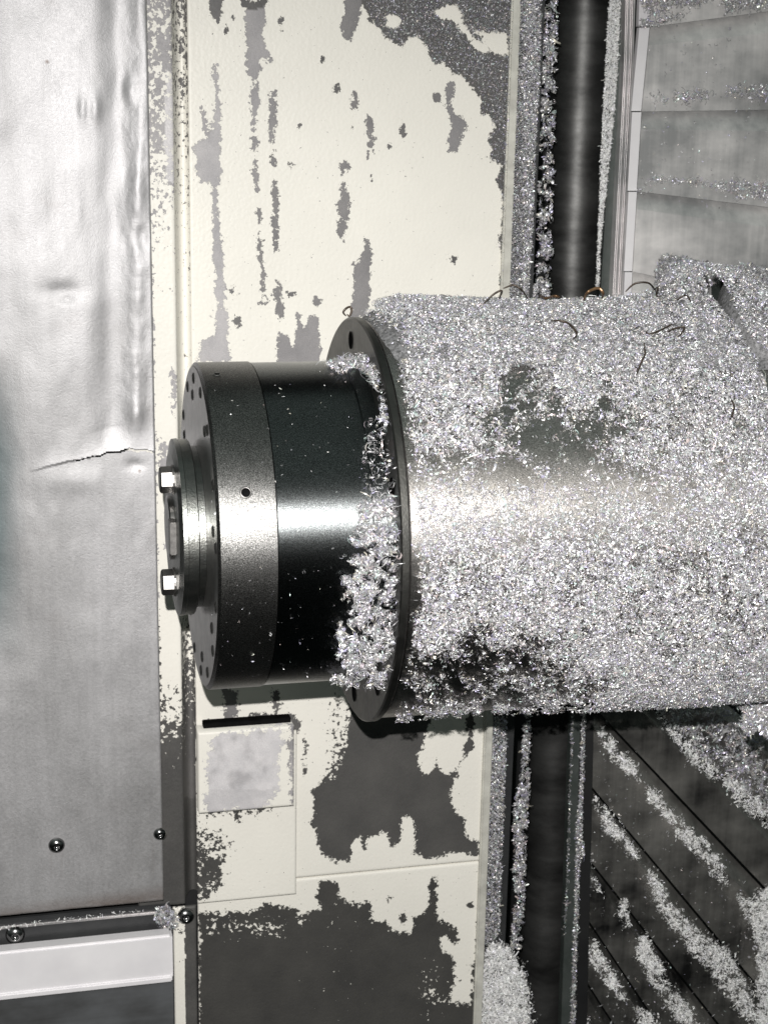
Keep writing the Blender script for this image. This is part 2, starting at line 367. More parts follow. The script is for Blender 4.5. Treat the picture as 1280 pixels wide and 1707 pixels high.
L_, M_, D_ = .85, .62, .1
UP = [
 ([(405,0),(445,0),(446,-90),(400,-90)], .2), ([(403,0),(446,0),(443,12),(415,25),(405,12)], .3),
 ([(407,14),(445,8),(438,60),(441,82),(453,90),(453,101),(437,101),(432,125),(430,140),(433,165),(428,200),(425,220),(421,215),(420,180),(418,160),(424,140),(414,120),(410,80)], .68),
 ([(420,230),(430,230),(431,260),(430,320),(426,322),(424,290),(420,262)], .6), ([(428,343),(436,345),(435,376),(428,375)], .5),
 ([(431,385),(434,385),(437,420),(441,460),(443,505),(438,510),(434,460),(431,420)], .5), ([(449,149),(463,149),(461,180),(457,238),(450,236),(449,190)], .58),
 (circ(455,255,4,5), .4), (circ(456,271,4,7), .5), ([(454,303),(463,303),(464,350),(457,356),(454,330)], .5), ([(455,360),(462,360),(462,378),(454,378)], .5),
 ([(454,385),(464,385),(463,418),(455,420)], .5), ([(461,465),(468,480),(472,520),(474,532),(466,533),(460,520),(457,495)], .5),
 ([(356,108),(364,108),(362,130),(365,150),(368,220),(370,270),(367,300),(363,310),(367,370),(372,430),(375,500),(382,560),(386,604),(328,604),(333,575),(345,562),(358,560),(361,500),(355,430),(355,370),(352,308),(335,302),(326,282),(324,245),(335,232),(348,228),(355,215),(356,180),(358,150)], .78),
 ([(335,180),(341,180),(346,215),(350,228),(344,232),(336,205)], .72), ([(462,570),(468,555),(480,560),(490,580),(492,560),(495,540),(493,525),(498,522),(502,540),(508,545),(515,525),(525,525),(533,530),(533,610),(462,610)], .58),
 (circ(529,500,6,8), .5), ([(607,400),(613,400),(622,420),(620,460),(615,500),(610,530),(583,530),(590,490),(589,440),(600,435)], .52),
 ([(567,305),(575,303),(583,330),(580,370),(575,405),(563,400),(562,385),(567,370),(561,345),(567,325)], .5), ([(566,275),(580,272),(584,280),(575,284),(570,292)], .5),
 ([(614,188),(622,200),(624,232),(618,255),(614,266),(611,262),(614,240),(611,210)], .5), ([(588,149),(596,155),(599,175),(592,190),(583,172),(588,165)], .45),
 ([(572,-20),(603,-20),(600,25),(595,45),(583,67),(570,58),(567,40),(574,20)], .5), ([(350,-30),(374,-30),(370,25),(363,38),(352,28)], .4),
 ([(745,139),(755,138),(757,150),(753,165),(757,185),(770,195),(777,215),(772,230),(765,242),(760,254),(748,250),(743,235),(752,215),(750,195),(742,170),(743,150)], .55),
 (circ(729,163,8,10), .45), (circ(672,217,5,10), .4), (circ(757,435,4,6), .35), (circ(500,208,4,4), .4), (circ(466,34,5,6), .4), (circ(467,50,3,4), .4), (circ(537,98,5,6), .35), (circ(561,148,6,6), .35),
 (circ(391,30,3,3), .4), (circ(376,52,5,5), .35), (circ(388,482,5,6), .45), (circ(398,538,5,6), .4), (circ(533,410,3,3), .4), (circ(585,212,3,3), .4), (circ(649,244,3,4), .4),
 (circ(486,275,2,2), .4), (circ(565,234,3,5), .4), (circ(620,298,2,4), .4), (circ(440,402,2,2), .4), (circ(486,490,7,3), .4),
]
DUST = [(606,-90),(606,0),(612,25),(640,60),(672,78),(680,62),(700,65),(715,85),(725,110),(740,102),(750,120),(775,130),(790,145),(800,160),(803,190),(815,200),(825,215),(812,232),(820,250),(815,265),(835,275),(828,300),(835,320),(838,380),(830,395),(836,440),(832,500),(870,505),(872,-90)]
HOLES = [circ(655,35,14,12), [(722,18),(745,6),(765,10),(775,40),(790,62),(815,78),(812,92),(790,84),(770,52),(752,34),(735,36)], [(792,50),(846,56),(848,92),(822,92),(805,72)], [(798,196),(815,190),(822,206),(804,212)]]
def up_field(u, v):
    f, s, t = stain_field(UP, [], tone_default=.5)(u, v)
    d = sdist(DUST, u, v)
    for h in HOLES: d = np.minimum(d, -sdist(h, u, v))
    t = np.where(d/30 > f, .30, t); f = np.maximum(f, np.clip(d/30, -1, 1))
    s = np.maximum(s, .035*np.clip((v-250)/250, 0, 1)*np.clip((u-640)/80, 0, 1)*0)
    a = np.clip(1-np.hypot((u-420)/150, (v-520)/70), 0, 1); s = np.maximum(s, .17*a*(f < .05)); f = np.where(a > 0, np.maximum(f, -1+a*.72), f)
    b = np.clip(1-np.hypot((u-720)/110, (v-410)/90), 0, 1); s = np.maximum(s, .18*b*(f < .0)); f = np.where(b > 0, np.maximum(f, -.62), f)
    return f, s, t
D1 = [(585,1160),(575,1240),(550,1290),(528,1308),(522,1318),(525,1362),(516,1368),(517,1377),(527,1380),(530,1420),(560,1436),(582,1432),(590,1402),(600,1397),(607,1420),(615,1395),(637,1388),(648,1395),(650,1412),(667,1408),(670,1362),(682,1360),(690,1370),(692,1400),(688,1425),(705,1430),(735,1428),(750,1420),(790,1427),(799,1420),(797,1402),(780,1400),(775,1370),(752,1345),(752,1315),(765,1285),(787,1245),(790,1210),(784,1150),(776,1150),(778,1230),(767,1275),(747,1297),(733,1280),(727,1263),(724,1275),(716,1290),(705,1297),(695,1270),(705,1230),(715,1205),(705,1150)]
D2 = [(333,1526),(350,1519),(380,1522),(435,1517),(439,1506),(448,1508),(470,1512),(495,1515),(500,1536),(515,1520),(532,1512),(526,1495),(535,1470),(565,1472),(567,1495),(590,1507),(617,1505),(620,1535),(640,1537),(655,1552),(685,1556),(687,1530),(705,1522),(714,1510),(716,1462),(726,1462),(728,1510),(731,1535),(745,1535),(762,1552),(760,1575),(740,1562),(733,1565),(740,1587),(760,1602),(757,1632),(750,1668),(762,1675),(785,1670),(790,1600),(795,1540),(803,1530),(830,1530),(830,1900),(333,1900)]
LOWP = [(D1, .16), (D2, .05), ([(346,1212),(350,1202),(400,1196),(440,1190),(485,1191),(501,1203),(497,1224),(489,1224),(485,1210),(430,1214),(350,1222)], .3),
 ([(372,1150),(398,1150),(395,1196),(376,1196)], .45), ([(452,1150),(466,1150),(464,1180),(456,1184)], .35), ([(509,1228),(513,1240),(512,1278),(508,1288),(505,1270)], .2),
 (circ(649,1497,4,5), .1), (circ(672,1530,5,6), .1), (circ(783,1512,3,4), .1)]
def low_field(u, v):
    f, s, t = stain_field(LOWP, [], tone_default=.1)(u, v)
    a = np.clip(1-np.abs(u-558)/34, 0, 1)*np.clip((v-1140)/30, 0, 1)*np.clip((1330-v)/50, 0, 1)      # frayed left border of the big stain
    s = np.maximum(s, .30*a); f = np.where(a > 0, np.clip(f, -.35*(1-a)-.25*a, 1-.8*a), f)
    b = np.clip(1-np.abs(v-1178)/22, 0, 1)*np.clip((u-335)/30, 0, 1)*np.clip((560-u)/40, 0, 1); s = np.maximum(s, .17*b); f = np.where(b > 0, np.maximum(f, -.42), f)
    c = np.clip(1-np.abs(v-1545)/45, 0, 1)*(u < 480)*(u > 345); s = np.maximum(s, .25*c); f = np.where(c > 0, np.minimum(f, 1-.86*c), f)
    k2 = (v > 1500)*np.clip(1-np.abs(u-560)/260, .3, 1); s = np.maximum(s, .12*k2); f = np.where(k2 > 0, np.minimum(f, .40-.12*fbm(u/60, v/50, 71)), f)
    e = np.clip(1-np.hypot((u-720)/75, (v-1655)/110), 0, 1); s = np.maximum(s, .22*e); f = np.where(e > 0, np.minimum(f, 1-.9*e), f)
    h = np.clip(1-np.hypot((u-770)/40, (v-1625)/70), 0, 1); s = np.maximum(s, .18*h)
    return f, s, t

YW = .33
# upper and lower wall sheets meet at a faint seam
xl = P(322, 860, YW)[0]; xr = P(834, 500, YW)[0]
zseam = P(650, 1450, YW)[2]; zmid = P(600, 900, YW)[2]
ztop = P(600, -90, YW)[2]; zbot = P(600, 1860, YW)[2]
wall = tag(empty('back_wall'), 'cream enamelled machine wall with grey wet stains behind the spindle', None, None, 'structure')
ux = painted_xz('wall_panel', xl, xr, zmid, ztop, YW, up_field, M_cream, wall)
painted_xz('wall_panel', xl, xr, zseam+.0006, zmid-.0002, YW, low_field, M_cream, wall)
painted_xz('wall_panel', xl, xr, zbot, zseam-.0006, YW, low_field, M_cream, wall)
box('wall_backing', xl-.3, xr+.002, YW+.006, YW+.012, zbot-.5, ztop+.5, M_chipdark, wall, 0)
# pale bare strip down the wall's right edge
lip = box('edge_lip', xr-.001, xr+.0075, YW-.004, YW+.03, zbot, ztop, metal('lip_paint', (.42, .41, .37), (.62, .61, .55), .5, 60, metallic=.1), wall, .0015)

# interior casting far behind everything
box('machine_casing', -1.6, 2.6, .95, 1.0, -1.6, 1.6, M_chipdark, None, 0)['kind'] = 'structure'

# ------------------------------------------------------------------ trim post between wall and steel panel
YT = .305
def trim_field(u, v):
    P1 = [([(276,1285),(330,1285),(334,1530),(274,1530)], .12)]
    f, s, t = stain_field(P1, [], tone_default=.5)(u, v)
    x0 = 243+u*0+v*.0187                                                     # column of the post's left border
    k = u-x0
    # worn grey band at the top
    a = np.clip((640-v)/420, 0, 1); s = np.maximum(s, .12+.03*a); f = np.maximum(f, -.60+.66*a); t = np.where(v < 1000, .62, .15)
    strip = [(277,115),(290,125),(292,300),(289,305),(277,300),(274,240)]; d = sdist(strip, u, v)/30; t = np.where(d > 0, .95, t); f = np.maximum(f, np.clip(d, -1, 1))
    for pl in ([(286,610),(292,620),(290,640),(296,655),(293,690),(287,690),(288,650)], [(268,738),(285,742),(283,790),(270,790),(266,765)], circ(283,860,4,9), circ(281,905,4,9)):
        d = sdist(pl, u, v)/30; f = np.maximum(f, np.clip(d, -1, 1)); t = np.where(d > -.1, .45, t)
    lw = np.clip((v-1120)/180, 0, 1); f = np.where(v > 1100, np.maximum(f, -.62+1.5*lw), f); s = np.where(v > 1080, np.maximum(s, .24*(1-np.clip((v-1330)/60, 0, 1))), s)
    f = np.where((k > 1) & (k < 7), np.maximum(f, -.15), f); s = np.where(k < 8, np.maximum(s, .12), s)
    f = np.where((v > 1490), 1, f); s = np.where(v > 1380, 0, s); t = np.where(v > 1290, .14, t)
    t = np.where((v < 1000) & (t < .9), .72, t)
    return f, s, t
xt0 = P(252, 700, YT)[0]; xt1 = P(297, 700, YT)[0]; zt0 = P(300, 1508, YT)[2]; zt1 = P(300, -90, YT)[2]
post = tag(empty('trim_post'), 'narrow cream trim post with worn edge, standing between dented steel panel and cream wall', 'trim post')
painted_xz('post_face', xt0-.02, xt1, zt0, zt1, YT, trim_field, M_cream, post, .0015, .02)
# rolled groove on its right side
def groove_field(u, v):
    f = -.45+u*0; s = .20+u*0; t = .45+u*0
    k = u-(302+v*.017)
    f = f+.42*np.clip((420-v)/420, 0, 1)+.22*np.exp(-((k-9)/4)**2); s = s+.05*np.clip((500-v)/300, 0, 1); f = np.where(v > 1030, -.1+(v-1030)/200*.5, f); s = np.where(v > 1300, .05, s); t = np.where(v > 1000, .3, .4); t = np.where(v > 1330, .12, t)
    return f, s, t
gx = xt1; gw = xl-xt1
n_g = 9; prof = [(gx+gw*i/(n_g-1), YT+.004+(.013)*math.sin(math.pi*i/(n_g-1))**.7+(YW-YT-.008)*i/(n_g-1)) for i in range(n_g)]
zz = np.linspace(zt1, zt0, 420); V = []; 
for z in zz: V += [(x, y, z) for x, y in prof]
V = np.array(V); idx = np.arange(len(V)).reshape(len(zz), n_g)
Fq = np.stack([idx[:-1, :-1], idx[1:, :-1], idx[1:, 1:], idx[:-1, 1:]], -1).reshape(-1, 4); uu, vv = proj(V); A = groove_field(uu, vv)
mesh('groove_channel', V, Fq, M_cream, post, True, dict(zip(('f', 's', 't'), A)))

# ------------------------------------------------------------------ dented steel panel
YP = .285
CR = np.array([(45,789),(80,778),(115,769),(145,764),(172,758),(178,755),(210,751),(216,749),(258,753)], float)
def crack_y(u): return np.interp(u, CR[:, 0], CR[:, 1])
def panel_disp(u, v):
    h = np.zeros(u.shape)
    uf = 185-12*np.clip(v/750, 0, 1)+10*fbm(v/170, u*0, 3)                       # fold line drifting down the sheet
    above = np.clip((crack_y(u)-v)/40, 0, 1)
    h += -.0042*np.exp(-((u-uf-8)/26)**2)*above
    h += .0022*np.exp(-((u-uf-48)/14)**2)*above*(.4+fbm(v/60, u*0, 5))
    h += .010*(fbm(u/210, v/260, 8, 3)-.5)*np.clip((1000-v)/500, .12, 1)
    for cx, cy, rx, ry, a in ((105,485,34,14,-.0022),(112,500,12,7,-.0012),(138,182,7,22,.0016),(160,182,9,24,.0022),(218,150,10,26,.0028),(236,395,12,26,-.003),(228,300,12,40,.0018),(228,690,14,22,.0024),(130,355,10,30,.0008),(190,1155,30,40,-.0012),(120,800,60,24,.002),(20,980,34,120,-.0035),(225,775,14,9,-.0018),(0,720,60,240,-.004)):
        h += a*np.exp(-((u-cx)/rx)**2-((v-cy)/ry)**2)
    dv = v-crack_y(u); on = np.clip((u-48)/60, 0, 1)
    h += .0030*on*np.exp(-np.maximum(-dv, 0)/26)*(dv < 0)*.7
    wdt = 1.0+2.0*np.clip((u-110)/60, 0, 1); h = h*.72 + .0005*above*np.exp(-((u-225)/26)**2)*(fbm(u/16, v/34, 45, 3)-.5)*2 + .0022*(fbm(u/70, v/120, 41, 3)-.5) - .012*np.clip((45-u)/110, 0, 2)**2*np.clip((v-560)/140, 0, 1)*np.clip((1150-v)/160, 0, 1)
    return h
def panel_field(u, v):
    e = np.interp(u, [0, 277], [1530, 1492]); s = np.clip(1-(e-v)/22, 0, 1)*.75*(.4+fbm(u/30, v/8, 2)) + .5*np.clip((fbm(u/60, v/50, 12)-.66)*4, 0, 1)*.25
    for cx, cy, r in ((79,103,3),(233,785,2.5)): s = np.maximum(s, np.clip(1.4-np.hypot(u-cx, v-cy)/r, 0, 1))
    for cx in (95, 265): s = np.maximum(s, np.clip(1-np.abs(np.abs(u-cx)-9)/3.0, 0, 1)*np.clip((v-1400)/20, 0, 1)*np.clip((1490-v)/60, 0, 1)*.18)
    refl = np.clip((42-u+16*(fbm(v/60, u/30, 61)-.5))/60, 0, 1)*np.clip((v-600)/160, 0, 1)*np.clip((1120-v)/160, 0, 1)  # dark reflection along the sheet's left edge, painted as colour
    return np.clip(s, 0, 1), np.clip(refl*1.3, 0, .9)
panel = tag(empty('steel_panel'), 'large dented bare steel sheet with a torn horizontal crease, left of the cream wall', 'steel panel')
px1 = P(260, 800, YP)[0]; pz0 = P(150, 1513, YP)[2]; pz1 = P(150, -90, YP)[2]; px0 = P(-60, 800, YP)[0]
painted_xz('steel_sheet', px0, px1, pz0, pz1, YP, panel_field, M_panel, panel, .0010, .0035, panel_disp, ('stain', 'painted_reflection'), lambda u, v: (u > 122) & (u < 256) & (np.abs(v-crack_y(u)-1.2*np.sin(u/5)) < .9+1.3*np.clip((u-120)/60, 0, 1)))

def dome(name, u, v, Y, rpx, parent, sock=True):
    c = P(u, v, Y); r = rpx/(F/np.linalg.norm(c-CAM)); V = []; Fc = []; S = 24; n = 7
    for i in range(n):
        a = i/(n-1)*math.pi/2; rr = r*math.cos(a) if i < n-1 else r*.001; y = -r*.62*math.sin(a)
        if sock and i >= n-2: rr = r*.34; y = -r*.58 if i == n-2 else -r*.3
        for k in range(S): t = 2*math.pi*k/S; V.append((c[0]+rr*math.cos(t), c[1]+y, c[2]+rr*math.sin(t)))
    for i in range(n-1):
        for k in range(S): k2 = (k+1) % S; Fc.append((i*S+k, i*S+k2, (i+1)*S+k2, (i+1)*S+k))
    Fc.append(tuple((n-1)*S+k for k in range(S)))
    return mesh(name, V, Fc, M_rivet, parent, True)
dome('button_screw', 95, 1409, YP-.001, 13, panel); dome('button_screw', 267, 1390, YP-.001, 10.5, panel)

# ------------------------------------------------------------------ lower left: dark sheet, beam
YL = .29
low = tag(empty('lower_guard_sheet'), 'dark steel guard sheet below the dented panel, with screws and a thin bright top edge', 'guard sheet')
def quad(name, pts, Y, mat, parent, thick=.004):
    A = [P(*pts[0], Y), P(*pts[3], Y)]; B = [P(*pts[1], Y), P(*pts[2], Y)]
    return loft(name, A, B, mat, parent, thick)
def rect(name, u0, u1, v0, v1, um, vm, Y, mat, parent, thick=.004, bev=.0008):
    x0 = P(u0, vm, Y)[0]; x1 = P(u1, vm, Y)[0]; z1 = P(um, v0, Y)[2]; z0 = P(um, v1, Y)[2]
    return box(name, x0, x1, Y, Y+thick, z0, z1, mat, parent, bev)
rect('sheet', -260, 286, 1519, 1990, 150, 1590, YL+.014, M_sheetdark, low)
rect('top_edge', -260, 282, 1531, 1535, 150, 1530, YL+.0115, M_edge, low, .0022, .0003)
dome('button_screw', 26, 1558, YL+.012, 15, low); dome('button_screw', 310, 1527, YL+.016, 14, low)
rect('corner_sheet', 284, 328, 1512, 1990, 305, 1600, YL+.020, M_sheetdark, low, .004)
def corner_field(u, v):
    f = np.where(u > 313+6*(fbm(v/20, u*0, 4)-.5)-4, .6, -.6); f = np.where(v < 1575, f+.5*np.clip((1575-v)/20, 0, 1), f)
    return np.clip(f, -1, 1), .06+u*0, .16+u*0
xc0 = P(291, 1630, YL+.016)[0]; xc1 = P(329, 1630, YL+.016)[0]
painted_xz('corner_strip', xc0, xc1, P(310, 1990, YL+.016)[2], P(310, 1512, YL+.016)[2], YL+.016, corner_field, M_cream, low, .0015, .003)
beam = tag(empty('guard_beam'), 'bright satin white steel beam with rounded corner crossing the bottom left', 'beam')
rect('beam_body', -260, 289, 1573, 1649, 150, 1600, YL-.006, M_beam, beam, .016, .0025)
rect('beam_lip', -260, 288.2, 1643, 1652, 150, 1645, YL-.0085, M_beam, beam, .006, .0012)
lp = tag(rect('guard_skirt', -260, 290, 1651, 1990, 150, 1680, YL+.004, M_lowpanel, None), 'blue grey streaked steel skirt under the bright beam, bottom left corner', 'guard skirt')

heap('corner_crumbs', [[(256,1532),(262,1514),(278,1508),(292,1520),(300,1530),(296,1545),(282,1552),(268,1545)]], YL+.008, .35, .0032, M_chip, 'little clump of chips at the right end of the bright beam, under the panel corner', .006, flat=1)
heap('seam_crumbs', [[(0,1545),(60,1536),(140,1527),(240,1513),(240,1519),(140,1533),(60,1543),(0,1552)],[(190,1520),(212,1518),(214,1526),(194,1528)]], YL+.008, .12, .0024, M_chipw, 'thin dotted line of chips along the seam above the bright beam', .002, clump=.55, seed=51)
# ------------------------------------------------------------------ access covers on the wall
def pad_field(u, v):
    inner = [(352,1232),(366,1225),(455,1216),(470,1214),(471,1235),(464,1260),(464,1290),(470,1312),(450,1332),(440,1345),(347,1355),(342,1330),(344,1318),(346,1310),(346,1270),(352,1250)]
    edge = [(484,1205),(492,1205),(492,1345),(483,1345)]
    f, s, t = stain_field([(inner, .97), (edge, .72)], [])(u, v)
    t = np.where((v > 1316) & (u < 470), .90, t)+0*u; t = t-.16*np.clip((fbm(u/22, v/22, 31)-.5)*4, 0, 1)*(v < 1316); s = s+.05
    return f, s, t
cov = tag(empty('access_cover'), 'cream access cover plate with a raised square pad, below the spindle nose', 'access cover')
def cover_field(u, v):
    f, s, t = stain_field([([(325,1352),(345,1358),(378,1352),(392,1362),(398,1372),(402,1356),(440,1347),(455,1345),(400,1342),(330,1344)], .06), ([(320,1430),(362,1425),(372,1440),(366,1470),(330,1500),(320,1500)], .1)], [], tone_default=.1)(u, v)
    d = np.clip(1-np.hypot((u-325)/100, (v-1430)/95), 0, 1); s = np.maximum(s, .34*np.clip(d*2, 0, 1)); f = np.where(d > 0, np.maximum(f, -.75+1.05*d), f)
    e = np.clip(1-np.hypot((u-430)/90, (v-1400)/80), 0, 1); s = np.maximum(s, .18*np.clip(e*1.5, 0, 1)); f = np.where(e > 0, np.maximum(f, -.62), f)
    h = np.clip(1-(v-1345)/40, 0, 1)*(u < 470); s = np.maximum(s, .25*h); f = np.where(h > 0, np.maximum(f, -.65+.5*h), f)
    return np.clip(f, -1, 1), s, t
def rect_xz(u0, u1, v0, v1, um, vm, Y): return P(u0, vm, Y)[0], P(u1, vm, Y)[0], P(um, v1, Y)[2], P(um, v0, Y)[2]
a = rect_xz(329, 494, 1225, 1499, 412, 1420, YW-.005); painted_xz('cover_plate', *a, YW-.005, cover_field, M_cream, cov, .0015, .004)
a = rect_xz(331, 490, 1216, 1350, 412, 1285, YW-.020); painted_xz('raised_pad', *a, YW-.020, pad_field, M_cream, cov, .0015, .018)
tag(box('pad_slot_shade', a[0]+.006, a[1]-.0015, YW-.012, YW-.002, a[3]+.0004, a[3]+.0055, M_hole_shade, cov, .0005))

# ------------------------------------------------------------------ spindle
sp = tag(empty('spindle_head'), 'large horizontal black steel spindle nose on a chip covered cylindrical housing', 'spindle')
RN = .1094
x_ring = 0.0; x_seam = XA(420); x_col = XA(563); x_fl = XA(588); x_dr = XA(602)
u_, v_ = proj([x_fl, 0, 0]); 
kf = np.linalg.norm(np.array([x_fl, 0, 0])-CAM)/F
RF = 340*kf*.985; RD = RF-.002
ch = .0022
lathe('nose_ring', [(x_ring+.0002, .050), (x_ring, RN-ch), (x_ring+ch*.7, RN), (x_seam-.0004, RN), (x_seam-.0001, RN-.0006), (x_seam, RN-.002)], M_ring, sp, 192)
lathe('nose_face', [(x_ring-.0003, .045), (x_ring-.0003, RN-ch*1.2)], M_face, sp, 128)
lathe('barrel', [(x_seam, RN-.003), (x_seam+.0005, RN-.0008), (x_col, RN-.0008), (x_col+.0003, RN+.0003), (x_col+.0006, RN+.001), (x_fl+.001, RN+.001)], M_black, sp, 192)
lathe('flange', [(x_fl, RN-.01), (x_fl, RF-.0012), (x_fl+.0009, RF), (x_dr-.001, RF), (x_dr-.0002, RF-.001)], M_flange, sp, 192)
lathe('drum_housing', [(x_dr-.0004, RF-.02), (x_dr-.0002, RD-.0015), (x_dr+.001, RD), (XA(2000), RD), (XA(2000), 0.02)], M_drum, sp, 256)
lathe('hub', [(XA(316), .054), (x_ring-.0005, .054)], M_disc, sp, 96)
xd0 = XA(291); xd1 = XA(317)
lathe('clamp_disc', [(xd0-.0016, .018), (xd0-.0016, .050), (xd0, .0575), (xd0+.0002, .0590), (xd0+(xd1-xd0)*.3, .0594), (xd0+(xd1-xd0)*.34, .0588), (xd1-.0006, .0588), (xd1, .0580), (xd1, .03)], M_disc, sp, 128)
boss = lathe('centre_boss', [(xd0-.0048, .001), (xd0-.0048, .020), (xd0-.004, .0215), (xd0-.0016, .0215)], M_face, sp, 64)
box('drive_key', xd0-.0056, xd0-.0014, -.030, -.016, -.011, .011, M_bolt, sp, .0006)
def hexbolt(y, z):
    V = []; Fc = []; r = .0088
    rings = [(xd0-.0016, .0100, 12), (xd0-.0030, .0100, 12)]
    rw = lambda x, rr: [(x, y+rr*math.cos(2*math.pi*k/24), z+rr*math.sin(2*math.pi*k/24)) for k in range(24)]
    V += rw(xd0-.0010, .0098)+rw(xd0-.0026, .0098)
    Fc += [(k, (k+1) % 24, 24+(k+1) % 24, 24+k) for k in range(24)]+[tuple(24+k for k in range(24))]
    b = mesh('bolt', V, Fc, M_bolt, sp)
    hx = lambda x, rr: [(x, y+rr*math.cos(math.pi*k/3+.28), z+rr*math.sin(math.pi*k/3+.28)) for k in range(6)]
    V = hx(xd0-.0027, r)+hx(xd0-.0095, r)+hx(xd0-.0105, r*.86)
    Fc = [(k, (k+1) % 6, 6+(k+1) % 6, 6+k) for k in range(6)]+[(6+k, 6+(k+1) % 6, 12+(k+1) % 6, 12+k) for k in range(6)]+[tuple(12+k for k in range(6))]
    mesh('bolt_head', V, Fc, M_bolt, b)
hexbolt(-.012, .0355); hexbolt(-.012, -.0345)
# screw holes round the nose face: shared ring, black disc paints the shade inside
def ringmesh(name, r, d=.0005):
    V = []; S = 20
    for x, rr in ((0, r*1.15), (-d, r*1.0), (-d, r*.86), (.0, r*.8)):
        V += [(x, rr*math.cos(2*math.pi*k/S), rr*math.sin(2*math.pi*k/S)) for k in range(S)]
    Fc = [(i*S+k, i*S+(k+1) % S, (i+1)*S+(k+1) % S, (i+1)*S+k) for i in range(3) for k in range(S)]
    me = bpy.data.meshes.new(name); me.from_pydata(V, [], Fc); me.materials.append(M_bolt); me.polygons.foreach_set('use_smooth', [True]*len(me.polygons))
    me2 = bpy.data.meshes.new(name+'_shade_disc'); me2.from_pydata([(-.0001, r*.82*math.cos(2*math.pi*k/S), r*.82*math.sin(2*math.pi*k/S)) for k in range(S)], [], [tuple(range(S))]); me2.materials.append(M_hole_shade)
    return me, me2
rm, rf = ringmesh('screw_hole', .0034)
for k in range(16):
    for rr, off in ((.099, 0), (.088, .10)):
        if rr == .088 and k % 2: continue
        a = 2*math.pi*k/16+off+.12
        o = bpy.data.objects.new('screw_hole', rm); COL.objects.link(o); o.parent = sp; o.location = (x_ring-.0005, -rr*math.cos(a), rr*math.sin(a))
        p = bpy.data.objects.new('hole_shade_disc', rf); COL.objects.link(p); p.parent = o
# radial set screws on the ring
def radial(u, v, r, R0):
    p, ok = RC(u, v, R0); p = Vector(p); nrm_ = Vector((0, p.y, p.z)).normalized()
    me, mf = ringmesh('set_screw', r, .0004)
    o = bpy.data.objects.new('set_screw', me); COL.objects.link(o); o.parent = sp
    o.matrix_world = Matrix.Translation(p) @ (Vector((-1, 0, 0)).rotation_difference(nrm_)).to_matrix().to_4x4()
    q_ = bpy.data.objects.new('screw_socket', mf); COL.objects.link(q_); q_.parent = o; q_.location = (-.0001, 0, 0)
radial(410, 821, .0033, RN+.0001); radial(362, 624, .0022, RN+.0001)
fm, ff = ringmesh('painted_bolt_hole', .0075)
for k in range(10):
    a = 2*math.pi*k/10+.42
    o = bpy.data.objects.new('painted_bolt_hole', ff); COL.objects.link(o); o.parent = sp; o.location = (x_fl-.0004, -.1225*math.cos(a), .1225*math.sin(a))  # flat black disc: inner shade painted on, the flange is not cut

# ------------------------------------------------------------------ chips on the drum
def fcurve(x, pts): a = np.array(pts, float); return np.interp(x, a[:, 0], a[:, 1])
XU = [(u, XA(u)) for u in (600, 615, 640, 680, 760, 900, 1040, 1080, 1110, 1150, 1190, 1220, 1260, 1300, 1400, 1500)]
ux_ = np.array(XU)
def topheight(X):
    u = np.interp(X, ux_[:, 1], ux_[:, 0])
    return fcurve(u, [(600, .000), (625, .009), (660, .0135), (760, .0115), (900, .009), (1040, .011), (1080, .016), (1110, .031), (1150, .034), (1190, .032), (1230, .022), (1270, .012), (1500, .01)])
def mound(X, th):                                    # th: 0 faces the viewer, 90 deg up
    gz = np.clip((np.sin(th)-.80)/.20, 0, 1)
    u = np.interp(X, ux_[:, 1], ux_[:, 0])
    low_ = .004*np.clip(-np.sin(th)+.1, 0, 1)*np.clip((u-760)/300, 0, 1)
    return topheight(X)*gz**1.1+low_
def drum_density(u, v):
    d = np.full(u.shape, .92)
    for cx, cy, rx, ry, a in ((865, 655, 40, 50, .40), (880, 700, 90, 45, .34), (1010, 690, 55, 45, .42), (940, 735, 110, 34, .50), (905, 775, 190, 38, .36), (930, 815, 230, 45, .28), (858, 622, 26, 24, .25)):
        d -= a*np.clip(1.5-np.hypot((u-cx)/rx, (v-cy)/ry)*1.2, 0, 1)*.85
    d = np.maximum(d, .3)
    d -= .25*np.clip(1-np.abs(v-770)/110, 0, 1)*np.clip((900-u)/250, 0, 1)
    edge = np.clip(1-(u+11-fcurve(v, [(500, 620), (560, 652), (640, 672), (780, 692), (900, 700), (1000, 705), (1060, 690), (1200, 660)]))/14, 0, 1); d -= .75*edge
    ul = np.clip(1.2-np.hypot((u-662)/26, (v-610)/90), 0, 1); d -= .6*ul
    ll = np.clip((v-fcurve(u, [(650, 1030), (720, 1075), (790, 1035), (880, 1045), (960, 1080), (1060, 1130), (1200, 1165), (1300, 1185)]))/50, 0, 1)*np.clip((1120-u)/260, .12, 1); d -= .58*ll
    return d
N = 640000
th = rng.uniform(-1.9, 2.2, N); X = rng.uniform(x_dr+.001, XA(1420), N)
hgt = mound(X, th); lay = rng.random(N)
r = RD+hgt+lay**1.5*.0042
pt = np.stack([X, -r*np.cos(th), r*np.sin(th)], -1); uu, vv = proj(pt)
facing = (pt-CAM)[:, 1]*(-np.cos(th))+(pt-CAM)[:, 2]*np.sin(th) < .02
den = drum_density(uu, vv); nz = .55*fbm(uu/28, vv/22, 3, 3)+.45*fbm(uu/9, vv/5, 7, 2)-.5
loc = np.clip(den+nz*(1.2+1.8*np.clip(1-den, 0, .6)), 0, 1)**2.6; keep = (rng.random(N) < loc) & facing
